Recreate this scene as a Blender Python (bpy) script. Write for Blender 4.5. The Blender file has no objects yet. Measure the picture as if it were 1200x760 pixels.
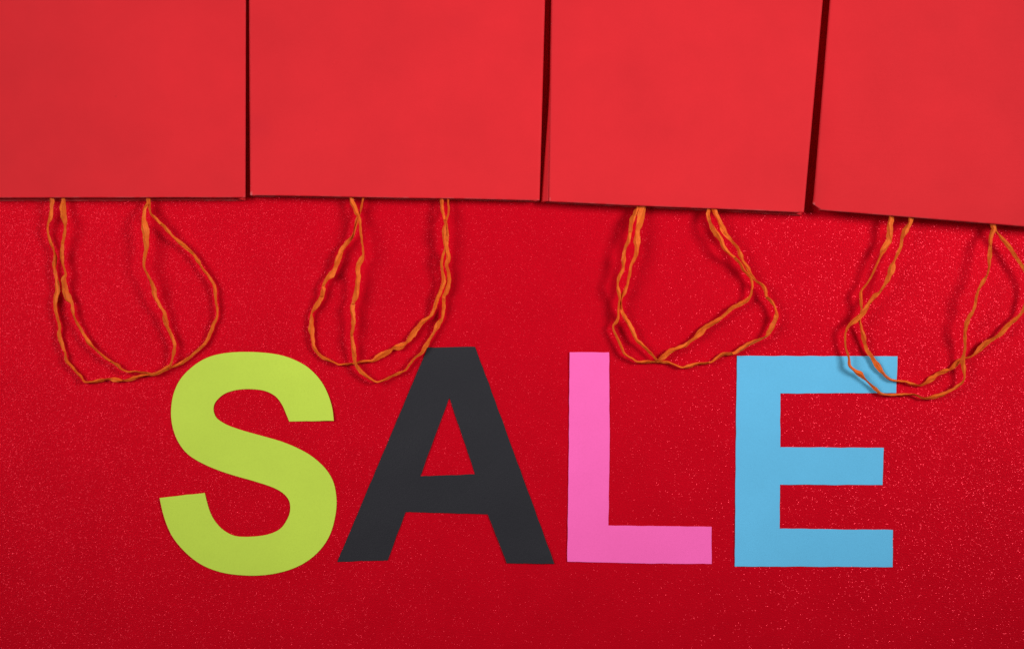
import bpy, bmesh, math, random
from mathutils import Vector, noise, geometry

random.seed(11)
scene = bpy.context.scene
col = scene.collection

# ---------------------------------------------------------------- camera
UNIT = 0.0005            # one layout unit (measured on the table) in metres
CAM_H = 1.25             # overhead copy-stand camera
cam_d = bpy.data.cameras.new('camera')
cam_d.sensor_width = 36.0
cam_d.lens = 36.0 * CAM_H / (1200 * UNIT)
cam_d.clip_start = 0.05
cam_d.clip_end = 50
cam = bpy.data.objects.new('camera', cam_d)
cam.location = (0, 0, CAM_H)
col.objects.link(cam)
scene.camera = cam

# ---------------------------------------------------------------- light
world = bpy.data.worlds.new('World')
scene.world = world
world.use_nodes = True
wb = world.node_tree.nodes['Background']
wb.inputs['Color'].default_value = (1, 0.97, 0.95, 1)
wb.inputs['Strength'].default_value = 0.09


def softbox(name, loc, aim, size, power, color):
    d = bpy.data.lights.new(name, 'AREA')
    d.shape = 'RECTANGLE'
    d.size, d.size_y = size
    d.energy = power
    d.color = color
    d.spread = math.radians(56)
    o = bpy.data.objects.new(name, d)
    o.location = loc
    o.rotation_euler = (Vector(aim) - Vector(loc)).to_track_quat('-Z', 'Y').to_euler()
    col.objects.link(o)
    return o


softbox('studio_lamp', (-0.84, 0.34, 0.98), (0.04, 0.09, 0), (0.72, 0.72), 1.62, (1.0, 0.985, 0.96))
softbox('studio_lamp', (0.90, 0.30, 0.92), (-0.06, 0.08, 0), (0.38, 0.38), 1.55, (1.0, 0.975, 0.95))

vs = scene.view_settings
vs.view_transform = 'Standard'
vs.look = 'None'
vs.exposure = 0.0
vs.gamma = 1.0
vs.use_curve_mapping = False


def at(u, v, z=0.0):
    """Measured layout position (units right / down the table) at height z."""
    s = UNIT * (CAM_H - z) / CAM_H
    return Vector(((u - 600) * s, (380 - v) * s, z))


# ---------------------------------------------------------------- materials
def new_mat(name):
    m = bpy.data.materials.new(name)
    m.use_nodes = True
    nt = m.node_tree
    b = nt.nodes['Principled BSDF']
    return m, nt, b


def node(nt, kind, **kw):
    n = nt.nodes.new(kind)
    for k, v in kw.items():
        if k in n.inputs:
            n.inputs[k].default_value = v
        else:
            setattr(n, k, v)
    return n


def mathn(nt, op, a, b=None, clamp=False):
    n = nt.nodes.new('ShaderNodeMath')
    n.operation = op
    n.use_clamp = clamp
    for i, v in enumerate((a, b)):
        if v is None:
            continue
        if isinstance(v, (int, float)):
            n.inputs[i].default_value = v
        else:
            nt.links.new(v, n.inputs[i])
    return n.outputs[0]


def mixc(nt, fac, a, b):
    n = nt.nodes.new('ShaderNodeMix')
    n.data_type = 'RGBA'
    for idx, v in ((0, fac), (6, a), (7, b)):
        if isinstance(v, (int, float, tuple)):
            n.inputs[idx].default_value = v
        else:
            nt.links.new(v, n.inputs[idx])
    return n.outputs[2]


def glitter_material():
    m, nt, b = new_mat('red_glitter_card')
    L = nt.links.new
    tc = node(nt, 'ShaderNodeTexCoord')
    # embossed grain, slightly stretched along the sheet
    mp = node(nt, 'ShaderNodeMapping')
    mp.inputs['Scale'].default_value = (0.75, 1.15, 1)
    L(tc.outputs['Object'], mp.inputs['Vector'])
    wob = node(nt, 'ShaderNodeTexNoise', Scale=900.0, Detail=2.0)
    L(mp.outputs[0], wob.inputs['Vector'])
    grain = node(nt, 'ShaderNodeTexNoise', Scale=1300.0, Detail=3.0, Roughness=0.6)
    L(mp.outputs[0], grain.inputs['Vector'])
    blot = node(nt, 'ShaderNodeTexNoise', Scale=38.0, Detail=5.0, Roughness=0.65)
    L(tc.outputs['Object'], blot.inputs['Vector'])
    # flakes: one random tilt per cell
    vor = node(nt, 'ShaderNodeTexVoronoi', Scale=2500.0, Randomness=1.0)
    L(mp.outputs[0], vor.inputs['Vector'])
    sep = node(nt, 'ShaderNodeSeparateColor')
    L(vor.outputs['Color'], sep.inputs[0])
    sub = node(nt, 'ShaderNodeVectorMath', operation='SUBTRACT')
    L(vor.outputs['Color'], sub.inputs[0])
    sub.inputs[1].default_value = (0.5, 0.5, 0.5)
    mul = node(nt, 'ShaderNodeVectorMath', operation='MULTIPLY')
    L(sub.outputs[0], mul.inputs[0])
    mul.inputs[1].default_value = (0.56, 0.56, 0.0)
    geo = node(nt, 'ShaderNodeNewGeometry')
    add = node(nt, 'ShaderNodeVectorMath', operation='ADD')
    L(geo.outputs['Normal'], add.inputs[0])
    L(mul.outputs[0], add.inputs[1])
    nrm = node(nt, 'ShaderNodeVectorMath', operation='NORMALIZE')
    L(add.outputs[0], nrm.inputs[0])
    flake = node(nt, 'ShaderNodeBsdfGlossy', Roughness=0.19)
    flake.inputs['Color'].default_value = (0.95, 0.075, 0.125, 1)
    L(nrm.outputs[0], flake.inputs['Normal'])
    core = mathn(nt, 'LESS_THAN', vor.outputs['Distance'], 0.5)
    pick = mathn(nt, 'GREATER_THAN', sep.outputs[2], 0.40)
    fac = mathn(nt, 'MULTIPLY', mathn(nt, 'MULTIPLY', core, pick), 0.078)
    # body
    c = mixc(nt, blot.outputs[0], (0.53, 0.0005, 0.009, 1), (0.65, 0.001, 0.013, 1))
    L(c, b.inputs['Base Color'])
    b.inputs['Metallic'].default_value = 0.40
    b.inputs['Roughness'].default_value = 0.46
    b.inputs['Specular IOR Level'].default_value = 0.05
    bump = node(nt, 'ShaderNodeBump', Strength=0.35, Distance=0.0006)
    L(grain.outputs[0], bump.inputs['Height'])
    L(bump.outputs[0], b.inputs['Normal'])
    mix = node(nt, 'ShaderNodeMixShader')
    L(fac, mix.inputs[0])
    L(b.outputs[0], mix.inputs[1])
    L(flake.outputs[0], mix.inputs[2])
    L(mix.outputs[0], nt.nodes['Material Output'].inputs['Surface'])
    return m


def paper_material(name, rgb, rough=0.55, spec=0.3, fleck=0.25, laid=0.0, seed=0.0):
    m, nt, b = new_mat(name)
    L = nt.links.new
    tc = node(nt, 'ShaderNodeTexCoord')
    mp = node(nt, 'ShaderNodeMapping')
    mp.inputs['Location'].default_value = (seed, seed * 0.7, 0)
    L(tc.outputs['Object'], mp.inputs['Vector'])
    big = node(nt, 'ShaderNodeTexNoise', Scale=22.0, Detail=6.0, Roughness=0.6)
    L(mp.outputs[0], big.inputs['Vector'])
    fine = node(nt, 'ShaderNodeTexNoise', Scale=1100.0, Detail=3.0, Roughness=0.7)
    L(mp.outputs[0], fine.inputs['Vector'])
    lo = tuple(x * (0.84 if laid else 0.87) for x in rgb) + (1,)
    hi = tuple(min(1, x * (1.09 if laid else 1.06)) for x in rgb) + (1,)
    c = mixc(nt, big.outputs[0], lo, hi)
    lo2 = tuple(x * 0.80 for x in rgb) + (1,)
    f2 = mathn(nt, 'MULTIPLY', mathn(nt, 'SUBTRACT', fine.outputs[0], 0.45, True), fleck * 2.5, True)
    c = mixc(nt, f2, c, lo2)
    # sparse dust and scuffs
    v = node(nt, 'ShaderNodeTexVoronoi', Scale=75.0)
    L(mp.outputs[0], v.inputs['Vector'])
    s = node(nt, 'ShaderNodeSeparateColor')
    L(v.outputs['Color'], s.inputs[0])
    dot = mathn(nt, 'LESS_THAN', v.outputs['Distance'], mathn(nt, 'MULTIPLY', s.outputs[0], 0.030))
    dot = mathn(nt, 'MULTIPLY', dot, mathn(nt, 'GREATER_THAN', s.outputs[1], 0.72))
    dust = tuple(min(1, x * 0.8 + 0.16) for x in rgb) + (1,)
    dark = tuple(x * 0.45 for x in rgb) + (1,)
    spot = mixc(nt, mathn(nt, 'GREATER_THAN', s.outputs[2], 0.6), dust, dark)
    c = mixc(nt, mathn(nt, 'MULTIPLY', dot, 0.6), c, spot)
    if laid:
        sm = node(nt, 'ShaderNodeTexVoronoi', Scale=11.0)
        L(mp.outputs[0], sm.inputs['Vector'])
        ss = node(nt, 'ShaderNodeSeparateColor')
        L(sm.outputs['Color'], ss.inputs[0])
        rad = mathn(nt, 'MULTIPLY', ss.outputs[0], 0.16)
        sf = mathn(nt, 'SUBTRACT', 1.0, mathn(nt, 'DIVIDE', sm.outputs['Distance'], rad), True)
        sf = mathn(nt, 'MULTIPLY', mathn(nt, 'MULTIPLY', sf, big.outputs[0]), 0.55)
        c = mixc(nt, sf, c, (rgb[0] * 0.72, rgb[1] * 0.7, rgb[2] * 1.2, 1))
    # rubbed card edges (mesh attribute is zero away from the cut edges)
    at_e = node(nt, 'ShaderNodeAttribute', attribute_name='edge')
    rub = node(nt, 'ShaderNodeTexNoise', Scale=160.0, Detail=2.0)
    L(mp.outputs[0], rub.inputs['Vector'])
    rf = mathn(nt, 'MULTIPLY', at_e.outputs['Fac'], mathn(nt, 'MULTIPLY', mathn(nt, 'SUBTRACT', rub.outputs[0], 0.42, True), 3.0, True), True)
    c = mixc(nt, rf, c, tuple(min(1, x * 0.75 + 0.20) for x in rgb) + (1,))
    L(c, b.inputs['Base Color'])
    b.inputs['Roughness'].default_value = rough
    b.inputs['Specular IOR Level'].default_value = spec
    h = fine.outputs[0]
    if laid:
        mp2 = node(nt, 'ShaderNodeMapping')
        mp2.inputs['Scale'].default_value = (0.12, 1.0, 1.0)
        mp2.inputs['Rotation'].default_value = (0, 0, 0.06)
        L(tc.outputs['Object'], mp2.inputs['Vector'])
        ln = node(nt, 'ShaderNodeTexNoise', Scale=520.0, Detail=3.0)
        L(mp2.outputs[0], ln.inputs['Vector'])
        h = mathn(nt, 'ADD', h, mathn(nt, 'MULTIPLY', ln.outputs[0], laid))
    b1 = node(nt, 'ShaderNodeBump', Strength=0.16, Distance=0.0004)
    L(h, b1.inputs['Height'])
    b2 = node(nt, 'ShaderNodeBump', Strength=0.05, Distance=0.004)
    L(big.outputs[0], b2.inputs['Height'])
    L(b1.outputs[0], b2.inputs['Normal'])
    L(b2.outputs[0], b.inputs['Normal'])
    return m


def raffia_material():
    m, nt, b = new_mat('orange_twisted_paper_raffia')
    L = nt.links.new
    uv = node(nt, 'ShaderNodeUVMap')
    uv.uv_map = 'UVMap'
    mp = node(nt, 'ShaderNodeMapping')
    mp.inputs['Scale'].default_value = (16.0, 0.14, 1.0)
    L(uv.outputs[0], mp.inputs['Vector'])
    fib = node(nt, 'ShaderNodeTexNoise', Scale=1.0, Detail=4.0, Roughness=0.6)
    L(mp.outputs[0], fib.inputs['Vector'])
    tc = node(nt, 'ShaderNodeTexCoord')
    tone = node(nt, 'ShaderNodeTexNoise', Scale=110.0, Detail=2.0)
    L(tc.outputs['Object'], tone.inputs['Vector'])
    c = mixc(nt, fib.outputs[0], (0.60, 0.075, 0.006, 1), (1.0, 0.215, 0.024, 1))
    c = mixc(nt, mathn(nt, 'MULTIPLY', mathn(nt, 'SUBTRACT', tone.outputs[0], 0.5, True), 2.2, True), c, (0.48, 0.050, 0.003, 1))
    L(c, b.inputs['Base Color'])
    b.inputs['Roughness'].default_value = 0.55
    b.inputs['Specular IOR Level'].default_value = 0.14
    bp = node(nt, 'ShaderNodeBump', Strength=0.8, Distance=0.0008)
    L(fib.outputs[0], bp.inputs['Height'])
    L(bp.outputs[0], b.inputs['Normal'])
    return m


M_GLITTER = glitter_material()
RED = (0.675, 0.020, 0.028)
M_BAG = [paper_material('red_bag_paper', RED, 0.62, 0.10, 0.10, 0.25, s) for s in (0.0, 1.3, 2.9, 4.1)]
M_BAG[3] = paper_material('red_bag_paper', RED, 0.62, 0.10, 0.14, 1.1, 4.1)
M_RAFFIA = raffia_material()
M_LIME = paper_material('lime_paper', (0.51, 0.68, 0.064), 0.6, 0.25, 0.45, 0, 0.4)
M_BLACK = paper_material('black_paper', (0.0130, 0.0128, 0.0185), 0.46, 0.40, 0.3, 0, 0.9)
M_PINK = paper_material('pink_paper', (1.0, 0.133, 0.49), 0.6, 0.25, 0.55, 0, 1.7)
M_BLUE = paper_material('sky_blue_paper', (0.116, 0.49, 0.80), 0.6, 0.25, 0.4, 0, 2.3)


def link_mesh(name, verts, faces, mat, parent=None, smooth=True):
    me = bpy.data.meshes.new(name)
    me.from_pydata([tuple(v) for v in verts], [], faces)
    me.update()
    me.materials.append(mat)
    if smooth:
        for p in me.polygons:
            p.use_smooth = True
    o = bpy.data.objects.new(name, me)
    col.objects.link(o)
    if parent:
        o.parent = parent
        o.matrix_parent_inverse = parent.matrix_basis.inverted()
    return o


# ---------------------------------------------------------------- table surface
def backdrop():
    n = 60
    w, h = 2.4, 2.0
    vs_, fs = [], []
    for j in range(n + 1):
        for i in range(n + 1):
            vs_.append(((i / n - .5) * w, (j / n - .5) * h, 0.0))
    for j in range(n):
        for i in range(n):
            a = j * (n + 1) + i
            fs.append((a, a + 1, a + n + 2, a + n + 1))
    o = link_mesh('tabletop', vs_, fs, M_GLITTER)
    o['kind'] = 'structure'
    o['label'] = 'red glitter textured card sheet lying flat under everything'


backdrop()
TRACE = {
    '1A': '60.8 232.1 5.4, 60.5 242.4 3.8, 59.3 255.0 5.4, 56.3 262.9 1.9, 56.3 272.4 2.5, 59.3 283.4 3.5, 63.7 294.5 2.5, 64.9 302.4 4.4, 63.7 311.8 3.8, 66.1 326.1 3.8, 67.6 338.7 6.0, 65.3 349.2 5.7, 64.9 360.3 4.4, 67.2 371.3 3.5, 70.0 382.4 3.2, 69.2 390.3 4.1, 72.4 402.9 4.4, 76.3 412.4 2.2, 77.9 421.8 3.5, 87.4 432.9 2.8, 94.5 440.8 2.8, 99.7 446.8 1.6, 109.5 447.1 3.2, 118.9 445.2 3.8, 126.1 443.9 1.9, 136.3 444.7 5.1, 144.2 445.5 1.9, 151.6 444.7 3.8, 161.1 441.1 3.8, 170.5 438.9 2.5, 180.0 438.4 3.8, 189.5 435.3 3.2, 199.9 430.2 2.8, 208.4 427.1 3.8, 217.9 421.8 3.5, 227.4 413.9 3.2, 236.1 406.4 3.5, 241.6 400.5 3.5, 246.3 390.3 3.8, 251.1 378.4 3.5, 254.5 370.5 2.5, 254.5 361.1 2.8, 252.6 350.8 2.8, 252.6 342.9 3.8, 252.3 340.3 3.8, 249.5 330.8 3.2, 241.6 319.7 3.2, 235.3 311.1 2.5, 232.1 305.5 4.1, 226.6 297.6 3.2, 217.9 289.7 4.1, 209.2 282.6 4.1, 202.1 276.3 2.2, 197.4 270.8 4.1, 189.5 262.9 3.2, 181.6 255.0 3.5, 176.1 249.5 2.2, 175.3 240.8 2.8, 174.6 232.9 3.2',
    '1B': '74.4 232.9 4.1, 73.9 242.4 5.7, 75.1 256.6 5.7, 76.6 264.5 2.8, 75.5 275.5 3.8, 73.2 286.6 3.5, 72.8 299.2 5.4, 73.9 310.3 2.8, 77.1 320.5 2.5, 74.7 327.6 5.1, 77.1 341.8 6.3, 80.3 349.2 7.3, 84.2 355.5 3.2, 85.5 364.2 4.1, 87.4 372.1 2.2, 93.7 383.9 3.2, 100.0 394.2 3.2, 103.9 400.5 5.1, 111.1 408.4 2.2, 122.1 417.9 2.8, 131.6 424.2 2.2, 137.9 427.8 3.8, 143.4 432.9 1.9, 152.1 435.3 1.6, 159.5 435.3 2.2, 170.5 436.5 1.9, 177.6 438.4 3.5, 186.3 436.1 3.8, 194.2 431.0 3.8, 199.3 427.4 2.8, 202.1 420.3 2.5, 204.0 410.8 3.8, 204.5 402.9 3.5, 201.3 393.4 4.4, 196.6 383.2 3.8, 193.4 373.7 5.4, 192.6 365.8 3.5, 187.1 357.9 3.8, 182.4 348.4 4.1, 180.3 341.3 5.7, 180.8 340.3 5.4, 178.4 332.4 4.1, 173.7 322.9 2.8, 169.3 314.2 2.5, 168.9 303.9 3.5, 171.3 292.9 4.4, 171.3 280.3 6.3, 170.2 267.6 7.6, 168.6 255.0 4.4, 169.7 245.5 4.4, 173.4 238.4 4.1, 173.7 232.6 4.4',
    '2A': '425.5 232.1 1.6, 424.2 239.2 2.8, 422.3 247.1 2.2, 418.7 256.6 3.2, 416.0 267.6 2.8, 413.5 276.3 3.2, 406.1 285.0 5.1, 400.5 292.9 4.7, 396.3 303.9 6.0, 392.6 315.0 4.4, 387.9 322.1 7.3, 382.4 327.6 4.1, 378.4 337.1 3.5, 379.2 338.2 5.1, 376.1 349.2 5.1, 370.5 358.7 5.4, 365.5 366.6 2.5, 365.0 376.1 4.7, 365.0 387.1 6.0, 366.6 396.6 3.8, 367.7 404.5 4.4, 371.3 412.4 3.2, 380.0 419.5 3.8, 389.5 423.4 2.5, 397.4 426.9 1.6, 405.3 426.3 2.5, 414.7 425.8 1.9, 424.2 423.4 3.2, 436.8 422.2 3.5, 444.7 417.1 6.3, 454.2 412.4 5.7, 460.5 408.4 2.8, 467.9 406.1 8.2, 475.8 401.3 3.2, 482.1 394.2 6.9, 489.2 383.9 5.1, 496.3 376.1 4.7, 504.2 370.5 3.2, 508.9 361.8 4.1, 512.1 350.8 4.1, 516.1 341.8 4.1, 520.0 329.2 4.7, 518.7 319.7 3.2, 517.6 308.7 3.2, 519.4 298.4 2.8, 522.8 288.2 3.5, 524.1 277.1 4.1, 523.2 266.8 3.5, 520.8 255.8 3.2, 518.1 243.9 3.8, 517.8 234.5 4.4',
    '2B': '411.9 232.1 4.4, 413.9 239.2 5.1, 417.9 248.7 4.7, 421.1 256.6 3.5, 422.6 269.2 3.2, 423.4 278.7 2.5, 425.5 291.3 1.9, 425.8 297.6 2.2, 423.4 303.9 5.7, 419.5 313.4 5.1, 419.8 326.1 5.1, 418.2 338.7 5.4, 417.1 346.1 6.3, 413.9 355.5 4.4, 413.2 363.4 5.1, 414.4 374.5 4.7, 413.2 385.5 4.1, 412.4 393.4 3.2, 413.9 404.5 4.4, 415.1 415.5 5.1, 416.3 425.0 3.5, 422.6 434.5 4.4, 430.5 440.8 3.2, 436.8 445.5 2.5, 443.2 447.1 1.6, 452.6 443.9 2.8, 460.5 440.0 2.5, 467.6 436.8 3.5, 475.8 432.9 1.9, 480.5 425.8 2.8, 486.8 418.7 2.5, 494.7 412.4 3.8, 499.5 404.5 5.1, 503.4 397.4 3.2, 508.9 388.7 3.5, 513.7 379.2 5.7, 518.4 372.1 3.2, 520.0 358.7 4.1, 520.0 347.6 3.8, 523.5 341.1 5.1, 526.0 328.4 5.1, 525.7 319.7 3.8, 523.2 311.1 3.8, 525.4 303.2 5.1, 524.4 294.5 4.4, 521.9 283.4 4.7, 520.6 270.8 5.1, 521.9 262.1 2.8, 524.7 253.4 2.5, 526.0 243.9 1.6, 525.1 236.1 1.6',
    '3A': '747.4 241.8 2.8, 745.0 248.9 5.1, 740.3 258.4 5.1, 738.7 271.1 3.8, 736.3 282.1 4.1, 732.4 291.6 3.2, 730.8 302.6 4.7, 730.0 315.3 3.5, 726.1 323.2 4.1, 724.0 331.1 2.5, 724.5 340.5 4.1, 726.2 348.7 2.8, 724.9 360.0 2.2, 724.5 369.5 2.5, 722.4 377.4 3.8, 718.6 381.8 2.2, 720.5 390.0 2.8, 725.3 399.5 3.2, 728.4 407.4 3.2, 733.2 415.3 2.8, 741.1 420.0 2.5, 745.8 423.5 2.5, 756.8 423.9 3.8, 767.9 423.2 2.5, 778.9 423.9 3.5, 788.4 426.0 2.5, 797.9 430.3 1.6, 807.4 428.7 4.4, 816.8 426.0 3.2, 832.1 424.4 2.5, 840.0 419.2 3.5, 847.9 414.5 4.1, 858.9 413.7 3.2, 866.8 409.7 4.7, 877.9 402.6 4.4, 888.9 397.9 3.5, 896.8 394.7 2.2, 901.6 388.4 5.1, 906.3 378.9 5.1, 909.5 371.1 5.1, 909.2 363.2 2.8, 904.7 353.7 3.5, 898.4 347.4 3.2, 896.8 340.5 3.8, 893.7 334.2 3.5, 885.8 328.7 2.5, 881.1 323.2 3.2, 876.3 313.7 4.1, 870.8 305.8 3.5, 867.6 297.9 4.4, 862.9 288.4 3.2, 855.8 280.5 3.5, 850.3 274.2 5.7, 846.3 266.3 6.3, 842.4 256.8 4.1, 837.6 247.4 5.1, 835.3 243.4 4.1',
    '3B': '752.9 241.8 7.6, 751.3 252.1 8.2, 749.7 261.6 6.9, 747.1 271.1 5.1, 746.6 282.1 7.3, 746.1 291.6 4.7, 745.0 299.5 4.4, 740.3 308.9 3.2, 737.9 320.0 3.5, 735.5 332.6 2.8, 731.6 342.1 4.4, 727.5 350.5 3.2, 728.1 361.6 3.2, 731.6 370.3 4.4, 737.1 378.9 4.4, 741.8 388.4 4.4, 745.8 397.1 3.8, 753.7 405.0 3.5, 761.6 412.9 3.2, 767.9 419.2 2.5, 771.4 421.6 3.2, 778.9 416.8 5.7, 785.3 411.3 5.1, 794.7 407.4 3.8, 804.2 403.4 4.4, 812.1 397.1 3.5, 819.5 390.8 6.6, 827.4 382.9 5.1, 836.8 377.4 4.7, 844.7 372.6 3.8, 852.6 365.5 3.8, 860.5 359.2 4.1, 870.0 354.9 5.1, 877.9 348.9 3.2, 881.1 339.5 2.5, 881.4 331.1 2.8, 879.5 323.9 3.8, 871.6 316.1 3.5, 865.3 305.8 3.2, 855.8 297.9 3.2, 847.9 289.2 4.1, 844.7 280.5 4.7, 838.4 272.6 6.3, 832.9 263.2 4.1, 829.7 252.1 4.4, 830.5 245.0 4.4',
    '4A': '1044.7 254.5 6.3, 1043.2 262.4 5.7, 1042.8 271.8 6.9, 1040.8 282.9 6.3, 1035.3 292.4 6.3, 1032.1 299.5 2.8, 1027.4 309.7 2.5, 1022.6 320.8 2.2, 1016.3 331.8 2.2, 1010.0 339.7 2.2, 1008.7 349.2 3.5, 1009.7 361.8 2.5, 1008.4 369.2 2.5, 1007.6 377.1 3.2, 1010.0 386.6 3.2, 1012.4 395.3 4.7, 1013.2 402.4 3.8, 1016.3 410.3 4.4, 1022.6 419.7 4.7, 1028.9 429.2 6.9, 1034.5 436.3 3.8, 1040.0 442.6 3.2, 1049.5 445.8 2.8, 1060.5 446.9 2.5, 1068.4 449.7 3.8, 1080.0 451.0 1.9, 1089.5 445.0 5.7, 1097.4 438.7 4.4, 1106.8 434.7 4.4, 1114.7 431.6 3.5, 1121.1 425.3 5.4, 1126.6 420.5 2.8, 1134.5 418.5 1.6, 1140.8 415.8 2.2, 1147.9 408.7 6.3, 1155.8 401.6 5.7, 1165.3 396.1 3.5, 1173.2 390.5 4.7, 1181.1 381.1 4.7, 1188.9 374.7 3.8, 1196.1 367.6 3.2, 1200.0 359.7 3.2, 1203.9 349.2 3.2, 1206.3 338.2 3.5, 1204.7 325.5 3.8, 1200.0 314.5 4.1, 1195.3 308.2 4.1, 1188.9 298.7 4.4, 1182.6 289.2 5.1, 1176.3 281.3 4.7, 1168.4 272.6 2.2, 1165.3 263.2 4.1',
    '4B': '1067.6 255.3 5.7, 1066.1 262.4 4.4, 1061.3 269.5 5.7, 1057.4 278.2 3.8, 1055.5 289.2 3.8, 1051.1 298.7 4.1, 1047.9 305.8 2.5, 1045.1 314.5 7.3, 1042.4 322.4 5.7, 1036.8 333.4 3.5, 1031.3 341.3 2.5, 1026.6 345.3 4.7, 1020.3 352.4 3.8, 1013.9 362.6 5.7, 1010.8 367.6 5.1, 1002.1 375.5 5.1, 994.2 381.8 3.2, 991.4 388.9 2.2, 990.3 397.6 1.9, 991.4 408.7 2.2, 994.5 418.2 3.2, 995.8 427.6 3.8, 1001.3 433.9 3.5, 1007.6 437.9 6.3, 1013.2 443.4 2.8, 1019.5 449.7 2.5, 1025.8 455.3 4.4, 1032.1 460.8 3.2, 1043.2 462.4 2.5, 1058.9 462.1 3.2, 1071.6 462.1 2.2, 1083.2 466.3 2.2, 1097.4 463.9 4.7, 1110.0 459.2 3.5, 1119.5 453.7 3.5, 1126.6 448.9 3.5, 1130.2 443.4 1.9, 1129.7 433.9 3.8, 1128.2 424.5 5.1, 1128.9 418.2 3.8, 1130.8 407.1 2.8, 1130.8 396.1 4.1, 1131.3 385.0 3.8, 1134.5 373.9 4.7, 1139.2 366.1 3.2, 1142.4 358.7 3.8, 1144.7 346.1 3.5, 1147.9 336.6 2.8, 1151.8 330.3 4.7, 1156.6 322.4 2.2, 1158.9 312.9 2.5, 1159.7 300.3 4.7, 1160.5 287.6 3.8, 1161.3 276.6 4.4, 1164.5 268.7 4.7, 1163.7 263.2 5.7',
}
# ---------------------------------------------------------------- paper letters
def catmull(pts, corners, n):
    """Closed outline, softened between the listed sharp corners."""
    N = len(pts)
    out = []
    for i in range(N):
        p1, p2 = Vector(pts[i]), Vector(pts[(i + 1) % N])
        p0 = p1 if i in corners else Vector(pts[i - 1])
        p3 = p2 if (i + 1) % N in corners else Vector(pts[(i + 2) % N])
        for k in range(n):
            t = k / n
            out.append(0.5 * ((2 * p1) + (p2 - p0) * t + (2 * p0 - 5 * p1 + 4 * p2 - p3) * t * t
                              + (3 * p1 - p0 - 3 * p2 + p3) * t ** 3))
    return out


def inside(p, poly):
    c = False
    j = len(poly) - 1
    for i in range(len(poly)):
        a, b = poly[i], poly[j]
        if (a[1] > p[1]) != (b[1] > p[1]) and p[0] < (b[0] - a[0]) * (p[1] - a[1]) / (b[1] - a[1]) + a[0]:
            c = not c
        j = i
    return c


def densify(loop, step, amp, seed):
    out = []
    n = len(loop)
    for i in range(n):
        a, b = Vector(loop[i]), Vector(loop[(i + 1) % n])
        d = b - a
        k = max(1, int(d.length / step))
        nrm = Vector((-d.y, d.x)).normalized()
        for q in range(k):
            p = a + d * (q / k)
            if q:
                p = p + nrm * amp * noise.noise(Vector((p.x * 0.07, p.y * 0.07, seed)))
            out.append(p)
    return out


def letter(label, loops, mat, seed, lifts):
    """Hand-cut card letter: triangulated sheet with thickness and a little warp."""
    loops = [densify(l, 5, 0.55, seed) for l in loops]
    pts, edges = [], []
    for l in loops:
        s = len(pts)
        pts += [Vector((p[0], p[1])) for p in l]
        edges += [(s + i, s + (i + 1) % len(l)) for i in range(len(l))]
    xs = [p.x for p in pts]
    ys = [p.y for p in pts]
    x = min(xs)
    row = 0
    while x < max(xs):
        y = min(ys)
        while y < max(ys):
            q = (x, y + (row % 2) * 4)
            k = sum(inside(q, l) for l in loops) % 2
            if k and min((p.x - q[0]) ** 2 + (p.y - q[1]) ** 2 for p in pts[:len(edges)]) > 16:
                pts.append(Vector(q))
            y += 8
        x += 7
        row += 1
    res = geometry.delaunay_2d_cdt(pts, edges, [], 0, 1e-4)
    V, F = res[0], res[2]
    tris = []
    for f in F:
        cx = sum(V[i].x for i in f) / 3
        cy = sum(V[i].y for i in f) / 3
        if sum(inside((cx, cy), l) for l in loops) % 2:
            tris.append(f)

    def height(p):
        z = 0.00055 + 0.00045 * noise.noise(Vector((p.x * 0.016, p.y * 0.016, seed * 3.1)))
        for (lx, ly, r, hh) in lifts:
            d = math.hypot(p.x - lx, p.y - ly) / r
            if d < 1:
                z += hh * (1 - d) ** 2
        return max(0.00042, z)
    T = 0.00028
    top = [at(p.x, p.y, height(p)) for p in V]
    n = len(top)
    cx = sum(p.x for p in top) / n
    cy = sum(p.y for p in top) / n
    verts = [v - Vector((cx, cy, 0)) for v in top] + [v - Vector((cx, cy, T)) for v in top]
    faces, count = [], {}
    for f in tris:
        a, b, c = f
        if (verts[b] - verts[a]).cross(verts[c] - verts[a]).z < 0:
            a, c = c, a
        faces.append((a, b, c))
        faces.append((a + n, c + n, b + n))
        for e in ((a, b), (b, c), (c, a)):
            count[e] = count.get(e, 0) + 1
    for (a, b) in list(count):
        if (b, a) not in count:
            faces.append((a, a + n, b + n, b))
    o = link_mesh('paper_letter', verts, faces, mat, smooth=False)
    o.location = (cx, cy, 0)
    o['label'] = label
    o['category'] = 'paper letter'
    o['group'] = 'cut paper letters'
    return o


def crop(s, ox, oy, k):
    return [(ox + float(a.split(',')[0]) / k, oy + float(a.split(',')[1]) / k) for a in s.split()]


S_PTS = crop('428,262 560,260 556,225 546,190 530,155 508,125 478,98 440,78 400,65 350,58 300,56 250,58 205,66 '
             '170,80 138,102 110,130 92,160 81,195 77,235 80,270 90,305 106,335 128,360 160,381 205,402 260,421 '
             '320,438 370,454 400,468 420,485 430,505 430,530 422,552 405,577 380,592 345,601 300,604 265,601 '
             '235,586 213,565 197,540 186,510 177,474 43,489 52,530 64,568 82,605 108,638 140,668 178,692 225,709 '
             '275,717 330,719 380,714 425,703 465,686 500,662 530,630 550,595 562,555 568,515 567,480 560,445 '
             '545,415 522,388 490,362 450,340 400,320 340,303 290,289 245,273 218,257 207,243 203,225 207,208 '
             '220,192 240,178 270,169 305,166 345,169 372,178 392,192 408,215 418,238', 170, 390, 2.533)
corners = {0, 1, 42, 43}
letter('lime green paper letter S beside the black letter A', [catmull(S_PTS, corners, 3)], M_LIME, 1.0,
       [(390, 492, 60, 0.0012), (190, 583, 70, 0.001)])
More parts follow.
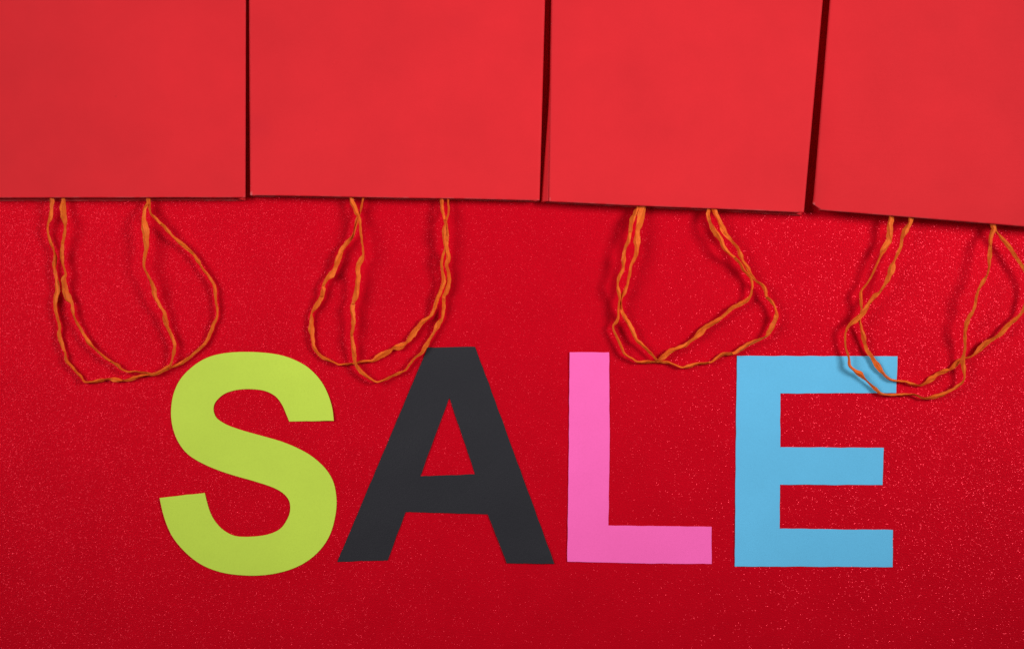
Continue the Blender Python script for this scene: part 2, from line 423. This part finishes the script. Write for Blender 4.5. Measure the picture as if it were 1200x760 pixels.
A_OUT = crop('318,44 463,42 487,106 707,708 560,706 502,556 372,552 250,549 195,697 40,702', 380, 390, 2.6207)
A_HOLE = crop('384,198 463,433 295,439', 380, 390, 2.6207)
letter('black paper letter A between the green S and pink L', [A_OUT, A_HOLE], M_BLACK, 2.0, [(640, 655, 60, 0.0008)])
L_OUT = crop('46,59 167,59 169,330 165,590 482,594 482,708 260,706 39,701 43,400', 650, 390, 2.62)
letter('pink paper letter L between the black A and blue E', [L_OUT], M_PINK, 3.0, [(670, 415, 60, 0.0008)])
E_OUT = crop('62,70 555,71 551,184 195,185 195,350 513,352 509,466 194,465 193,600 541,604 540,718 55,716 58,400',
             840, 390, 2.6208)
letter('sky blue paper letter E partly under an orange cord handle', [E_OUT], M_BLUE, 4.0, [(1050, 420, 50, 0.0006)])


# ---------------------------------------------------------------- gift bags
def smooth_path(keys, step=1.4):
    """Open Catmull-Rom through (u, v, z, w) keys, sampled evenly."""
    out = []
    n = len(keys)
    for i in range(n - 1):
        p0 = keys[max(0, i - 1)]
        p1, p2 = keys[i], keys[i + 1]
        p3 = keys[min(n - 1, i + 2)]
        d = math.hypot(p2[0] - p1[0], p2[1] - p1[1])
        k = max(1, int(round(d / step)))
        for q in range(k):
            t = q / k
            out.append([0.5 * (2 * b + (c - a) * t + (2 * a - 5 * b + 4 * c - e) * t * t + (3 * b - a - 3 * c + e) * t ** 3)
                        for a, b, c, e in zip(p0, p1, p2, p3)])
    out.append(list(keys[-1]))
    return out


def lerp_profile(prof, f):
    for (f0, z0), (f1, z1) in zip(prof, prof[1:]):
        if f <= f1:
            t = (f - f0) / (f1 - f0)
            t = t * t * (3 - 2 * t)
            return z0 + (z1 - z0) * t
    return prof[-1][1]


def handle(root, key, prof, seed, cap):
    """Loosely twisted flat paper cord: a ribbon that pinches, folds over and turns along its run."""
    raw = [tuple(float(x) for x in p.split()) for p in TRACE[key].split(', ')]
    (u0, v0, w0), (u1, v1, w1) = raw[0], raw[-1]
    du0, du1 = (u0 - raw[1][0]) * .3, (u1 - raw[-2][0]) * .3
    raw = [(u0 + du0, v0 - 46, 5), (u0 + du0 * .5, v0 - 20, w0)] + raw + [(u1 + du1 * .5, v1 - 20, w1), (u1 + du1, v1 - 46, 5)]
    cum = [0]
    for a, b in zip(raw, raw[1:]):
        cum.append(cum[-1] + math.hypot(b[0] - a[0], b[1] - a[1]))
    keys = []
    for p, c in zip(raw, cum):
        z = lerp_profile(prof, c / cum[-1])
        edge = v0 if c < cum[-1] / 2 else v1
        z = min(z, cap + max(0.0, p[1] - edge - 4) * 0.16)      # passes under the front panel
        keys.append((p[0], p[1], z, 3.55 + 1.12 * (p[2] - 3.6)))
    path = smooth_path(keys)
    rnd = random.Random(seed)
    # folds: the ribbon turns over wherever it is pinched
    ws = [p[3] for p in path]
    cuts = [0]
    for i in range(2, len(ws) - 2):
        if ws[i] == min(ws[max(0, i - 5):i + 6]) and i - cuts[-1] > 7:
            cuts.append(i)
    cuts.append(len(ws))
    K = 14
    verts, faces, uvs = [], [], []
    pos = [at(p[0], p[1], p[2] * 0.001) for p in path]
    run = 0.0
    seg = 0
    sgn = 1
    lean = 0.5
    for i, p in enumerate(path):
        if seg + 1 < len(cuts) - 1 and i >= cuts[seg + 1]:
            seg += 1
            sgn = -sgn if rnd.random() < 0.75 else sgn
            lean = rnd.uniform(0.25, 1.05)
        t = (i - cuts[seg]) / max(1, cuts[seg + 1] - cuts[seg])
        tan = (pos[min(i + 1, len(pos) - 1)] - pos[max(i - 1, 0)]).normalized()
        side = tan.cross(Vector((0, 0, 1))).normalized()
        up = side.cross(tan).normalized()
        if i:
            run += (pos[i] - pos[i - 1]).length
        w = max(2.2, p[3])
        jit = 0.30 * noise.noise(Vector((run * 330, seed, 2.0))) + 0.12 * noise.noise(Vector((run * 800, seed, 4.0)))
        sway = 0.00032 * noise.noise(Vector((run * 260, seed, 11.0)))
        hw = w * (0.5 + 0.5 * jit) * UNIT
        hv = max(0.0008, min(0.0013, 0.0019 - hw * 0.40))
        apex = sgn * (1.5 * t - 0.75) + 0.25 * noise.noise(Vector((run * 260, seed, 7.0)))
        apex = max(-0.85, min(0.85, apex))
        slope = sgn * lean * math.sin(math.pi * min(1, max(0, t)))
        tops = [-1, (-1 + apex) * .5 - .12, apex - .10, apex, apex + .10, (1 + apex) * .5 + .12, 1]
        tops = sorted(max(-1, min(1, x)) for x in tops)
        ring = []
        for k, x in enumerate(tops):
            d = (1 - (apex - x) / (apex + 1)) if x < apex else (1 - (x - apex) / (1 - apex))
            y = hv * (0.15 + 1.15 * max(0, d) ** 1.15)
            y += hv * 0.30 * noise.noise(Vector((x * 2.3 + seed, run * 650, 1.0)))
            ring.append((x * hw, y))
        for x in reversed(tops):
            ring.append((x * hw * 0.97, -hv * (0.15 + 0.6 * (1 - x * x))))
        lift = 0
        for k, (x, y) in enumerate(ring):
            q = pos[i] + side * (x + sway) + up * (y + x * slope * 0.8)
            q.z = max(q.z, 0.0011)
            verts.append(q)
            uvs.append((k / K, run * 1000))
    n = len(path)
    for i in range(n - 1):
        for k in range(K):
            a, b = i * K + k, i * K + (k + 1) % K
            faces.append((a, b, b + K, a + K))
    faces.append(tuple(range(K)))
    faces.append(tuple((n - 1) * K + k for k in reversed(range(K))))
    o = link_mesh('handle', verts, faces, M_RAFFIA, root)
    o.data.set_sharp_from_angle(angle=math.radians(32))
    me = o.data
    uvl = me.uv_layers.new(name='UVMap')
    for poly in me.polygons:
        ks = [me.loops[li].vertex_index for li in poly.loop_indices]
        wrap = max(v % K for v in ks) == K - 1 and min(v % K for v in ks) == 0
        for li in poly.loop_indices:
            vi = me.loops[li].vertex_index
            u, v = uvs[vi]
            if wrap and u == 0:
                u = 1.0
            uvl.data[li].uv = (u, v)
    return o


def sheet(name, grid, mat, root, thick, offset=-1.0):
    rows, cols = len(grid), len(grid[0])
    verts = [v for r in grid for v in r]
    faces = []
    for j in range(rows - 1):
        for i in range(cols - 1):
            a = j * cols + i
            faces.append((a, a + 1, a + cols + 1, a + cols))
    o = link_mesh(name, verts, faces, mat, root)
    md = o.modifiers.new('paper_thickness', 'SOLIDIFY')
    md.thickness = thick
    md.offset = offset
    return o


def bag(label, front, T, TB, mat, handles, seed, curl=(0, 0), gusset=(-9, -9), corner=0, backoff=(0, 3.2, -1, 3.2)):
    """front = layout corners of the front panel: mouth-left, mouth-right, base-right, base-left.
    The bag lies on its back panel with its mouth towards the letters."""
    ml, mr, br, bl = [Vector(p) for p in front]
    cu, cv = (ml.x + mr.x) / 2, (ml.y + mr.y) / 2
    root = bpy.data.objects.new('gift_bag', None)
    root.location = at(cu, cv, 0)
    col.objects.link(root)
    root['label'] = label
    root['category'] = 'gift bag'
    root['group'] = 'red gift bags laid in a row'
    us = [0, .004, .009, .016, .03, .06] + [.1 + .8 * i / 16 for i in range(17)] + [.94, .97, .984, .991, .996, 1]
    vsr = [0, .004, .012, .03] + [.06 + .9 * i / 18 for i in range(19)] + [.98, .99, 1]

    def fz(u, v):
        t = T + (TB - T) * v
        z = t + 0.0010 * noise.noise(Vector((u * 2.2 + seed * 7, v * 2.6, seed))) \
            + 0.0005 * noise.noise(Vector((u * 6 + seed * 3, v * 7, seed + 5)))
        z += 0.0014 * math.sin(math.pi * u) * (0.4 + 0.6 * math.sin(math.pi * min(1, v + .15)))
        for d, cl in ((u, curl[0]), (1 - u, curl[1])):
            e = max(0, 1 - d / 0.006)
            z -= 0.0005 * e * e                              # rounded fold
            e = max(0, 1 - d / 0.075)
            z -= cl * e * e * max(0, 1 - v * 2.2)            # soft corner near the mouth
        return z

    def plan(u, v, c=(ml, mr, br, bl)):
        m = c[0].lerp(c[1], u)
        b = c[3].lerp(c[2], u)
        p = m.lerp(b, v)
        return p

    def lip(u):
        return 0.7 * noise.noise(Vector((u * 3.5, seed * 2.3, 1.0)))

    grid = []
    for v in vsr:
        r = []
        for u in us:
            p = plan(u, v)
            dv = lip(u) * max(0, 1 - v * 14)
            if corner and u < 0.03:
                dv -= corner * (1 - u / 0.03) * max(0, 1 - v * 30)
            r.append(at(p.x, p.y + dv, fz(u, v)))
        grid.append(r)
    fp = sheet('front_panel', grid, mat, root, 0.00045)
    ed = fp.data.attributes.new('edge', 'FLOAT', 'POINT')
    k = 0
    for v in vsr:
        for u in us:
            side_d = min(u, 1 - u)
            ed.data[k].value = max(0.32 if v == 0 else 0.0, 0.12 if side_d == 0 else 0.0,
                                   1.0 if (side_d < .005 and v < .005) else 0.0)
            k += 1

    # back panel on the table, reaching slightly past the front one
    bcs = (Vector((ml.x + backoff[0], ml.y + backoff[1])), Vector((mr.x + backoff[2], mr.y + backoff[3])), br, bl)
    gb = []
    for v in vsr:
        r = []
        for u in us[::2]:
            p = plan(u, v, bcs)
            z = 0.0009 + 0.0006 * (1 + noise.noise(Vector((u * 3, v * 4, seed + 9)))) * max(0, 1 - v * 3)
            r.append(at(p.x, p.y + 0.6 * lip(u + 2), z))
        gb.append(r)
    bp = sheet('back_panel', gb, mat, root, 0.00045)
    ed = bp.data.attributes.new('edge', 'FLOAT', 'POINT')
    for k in range(len(us[::2])):
        ed.data[k].value = 0.4

    # side gussets creased along the middle
    for s, inw in ((0, gusset[0]), (1, gusset[1])):
        g = []
        for v in vsr:
            pf = plan(s, v)
            pb = plan(s, v, bcs)
            zt = fz(s, v) - 0.0004
            row = []
            for k in range(9):
                t = k / 8
                bulge = inw * (1 - abs(2 * t - 1)) * (1 if s == 0 else -1)
                near = max(-0.4, 1 - v / 0.25) if inw > 0 else 1
                # positive = folded outwards (seen beside the panel), negative = tucked in
                off = -bulge * near
                q = pf.lerp(pb, t)
                dv = 0
                if corner and s == 0:
                    dv = -corner * (1 - t) * max(0, 1 - v * 30)
                row.append(at(q.x + off, q.y + dv - 0.3, zt * (1 - t) + 0.0013 * t))
            g.append(row if s == 0 else row[::-1])
        sheet('side_gusset', g, mat, root, 0.0004, 0.0)

    # folded base
    g = []
    for k in range(7):
        t = k / 6
        row = []
        for u in us[::2]:
            p = plan(u, 1)
            row.append(at(p.x, p.y - 0.5, fz(u, 1) * (1 - t) + 0.001 * t))
        g.append(row)
    sheet('base_panel', g, mat, root, 0.0005, 0.0)
    for key, prof, sd in handles:
        handle(root, key, prof, sd, (T * 1000) - 2.4)
    return root


TOP = -225
bag('red gift bag with orange handles reaching down beside the green letter S',
    [(-55, 232), (287.5, 231.3), (288.5, TOP), (-56, TOP)], 0.0080, 0.018, M_BAG[0],
    [('1A', [(0, 7), (.06, 6), (.2, 3.2), (.45, 2.2), (.62, 2.2), (.8, 4), (.94, 8), (1, 8)], 1.0),
     ('1B', [(0, 12), (.06, 11), (.2, 6), (.36, 4.0), (.52, 3.6), (.62, 4.6), (.78, 9), (.94, 12), (1, 12)], 2.0)],
    0.11, backoff=(0, 3.5, 0, 4.0))
bag('red gift bag with an orange handle touching the top of the black letter A',
    [(293.2, 228.8), (632.2, 234.6), (644.5, TOP), (291.0, TOP)], 0.0080, 0.018, M_BAG[1],
    [('2A', [(0, 7), (.06, 6), (.2, 5), (.42, 2.2), (.52, 2.0), (.65, 3), (.85, 8), (.94, 11), (1, 12)], 3.0),
     ('2B', [(0, 12), (.06, 12), (.15, 11), (.3, 7), (.44, 4.8), (.52, 2.6), (.64, 3), (.8, 6), (.86, 10), (.94, 9), (1, 8)], 4.0)],
    0.37, backoff=(0, 1.8, -0.5, 2.0))
bag('red gift bag tilted slightly, handles ending between the pink L and blue E',
    [(643.0, 236.2), (942.0, 248.6), (984.0, TOP), (649.5, TOP)], 0.0098, 0.018, M_BAG[2],
    [('3A', [(0, 9), (.05, 10), (.2, 10), (.32, 5), (.42, 2.2), (.52, 2.2), (.7, 6), (.86, 8), (.95, 8), (1, 8)], 5.0),
     ('3B', [(0, 12), (.05, 12), (.2, 9), (.33, 6), (.42, 4.4), (.55, 4), (.7, 5.5), (.86, 10.5), (.95, 12), (1, 12)], 6.0)],
    0.63, gusset=(7, -9), backoff=(-3, 1.5, -3, 4.0))
bag('red gift bag, most tilted of the row, handle lying across the blue letter E',
    [(952.4, 245.2), (1283.0, 272.0), (1322.0, TOP + 26), (991.5, TOP)], 0.0122, 0.019, M_BAG[3],
    [('4A', [(0, 9), (.05, 9), (.14, 10), (.26, 7), (.36, 3.2), (.45, 2.4), (.56, 2.8), (.7, 6), (.84, 9), (.95, 8), (1, 8)], 7.0),
     ('4B', [(0, 12), (.05, 12), (.14, 12), (.26, 9.5), (.36, 5.5), (.48, 2.6), (.58, 4), (.64, 6.5), (.8, 15), (.9, 14), (.95, 12.5), (1, 12)], 8.0)],
    0.91, curl=(0.0032, 0), corner=6.5, backoff=(7, 1.0, 0, 1.6))
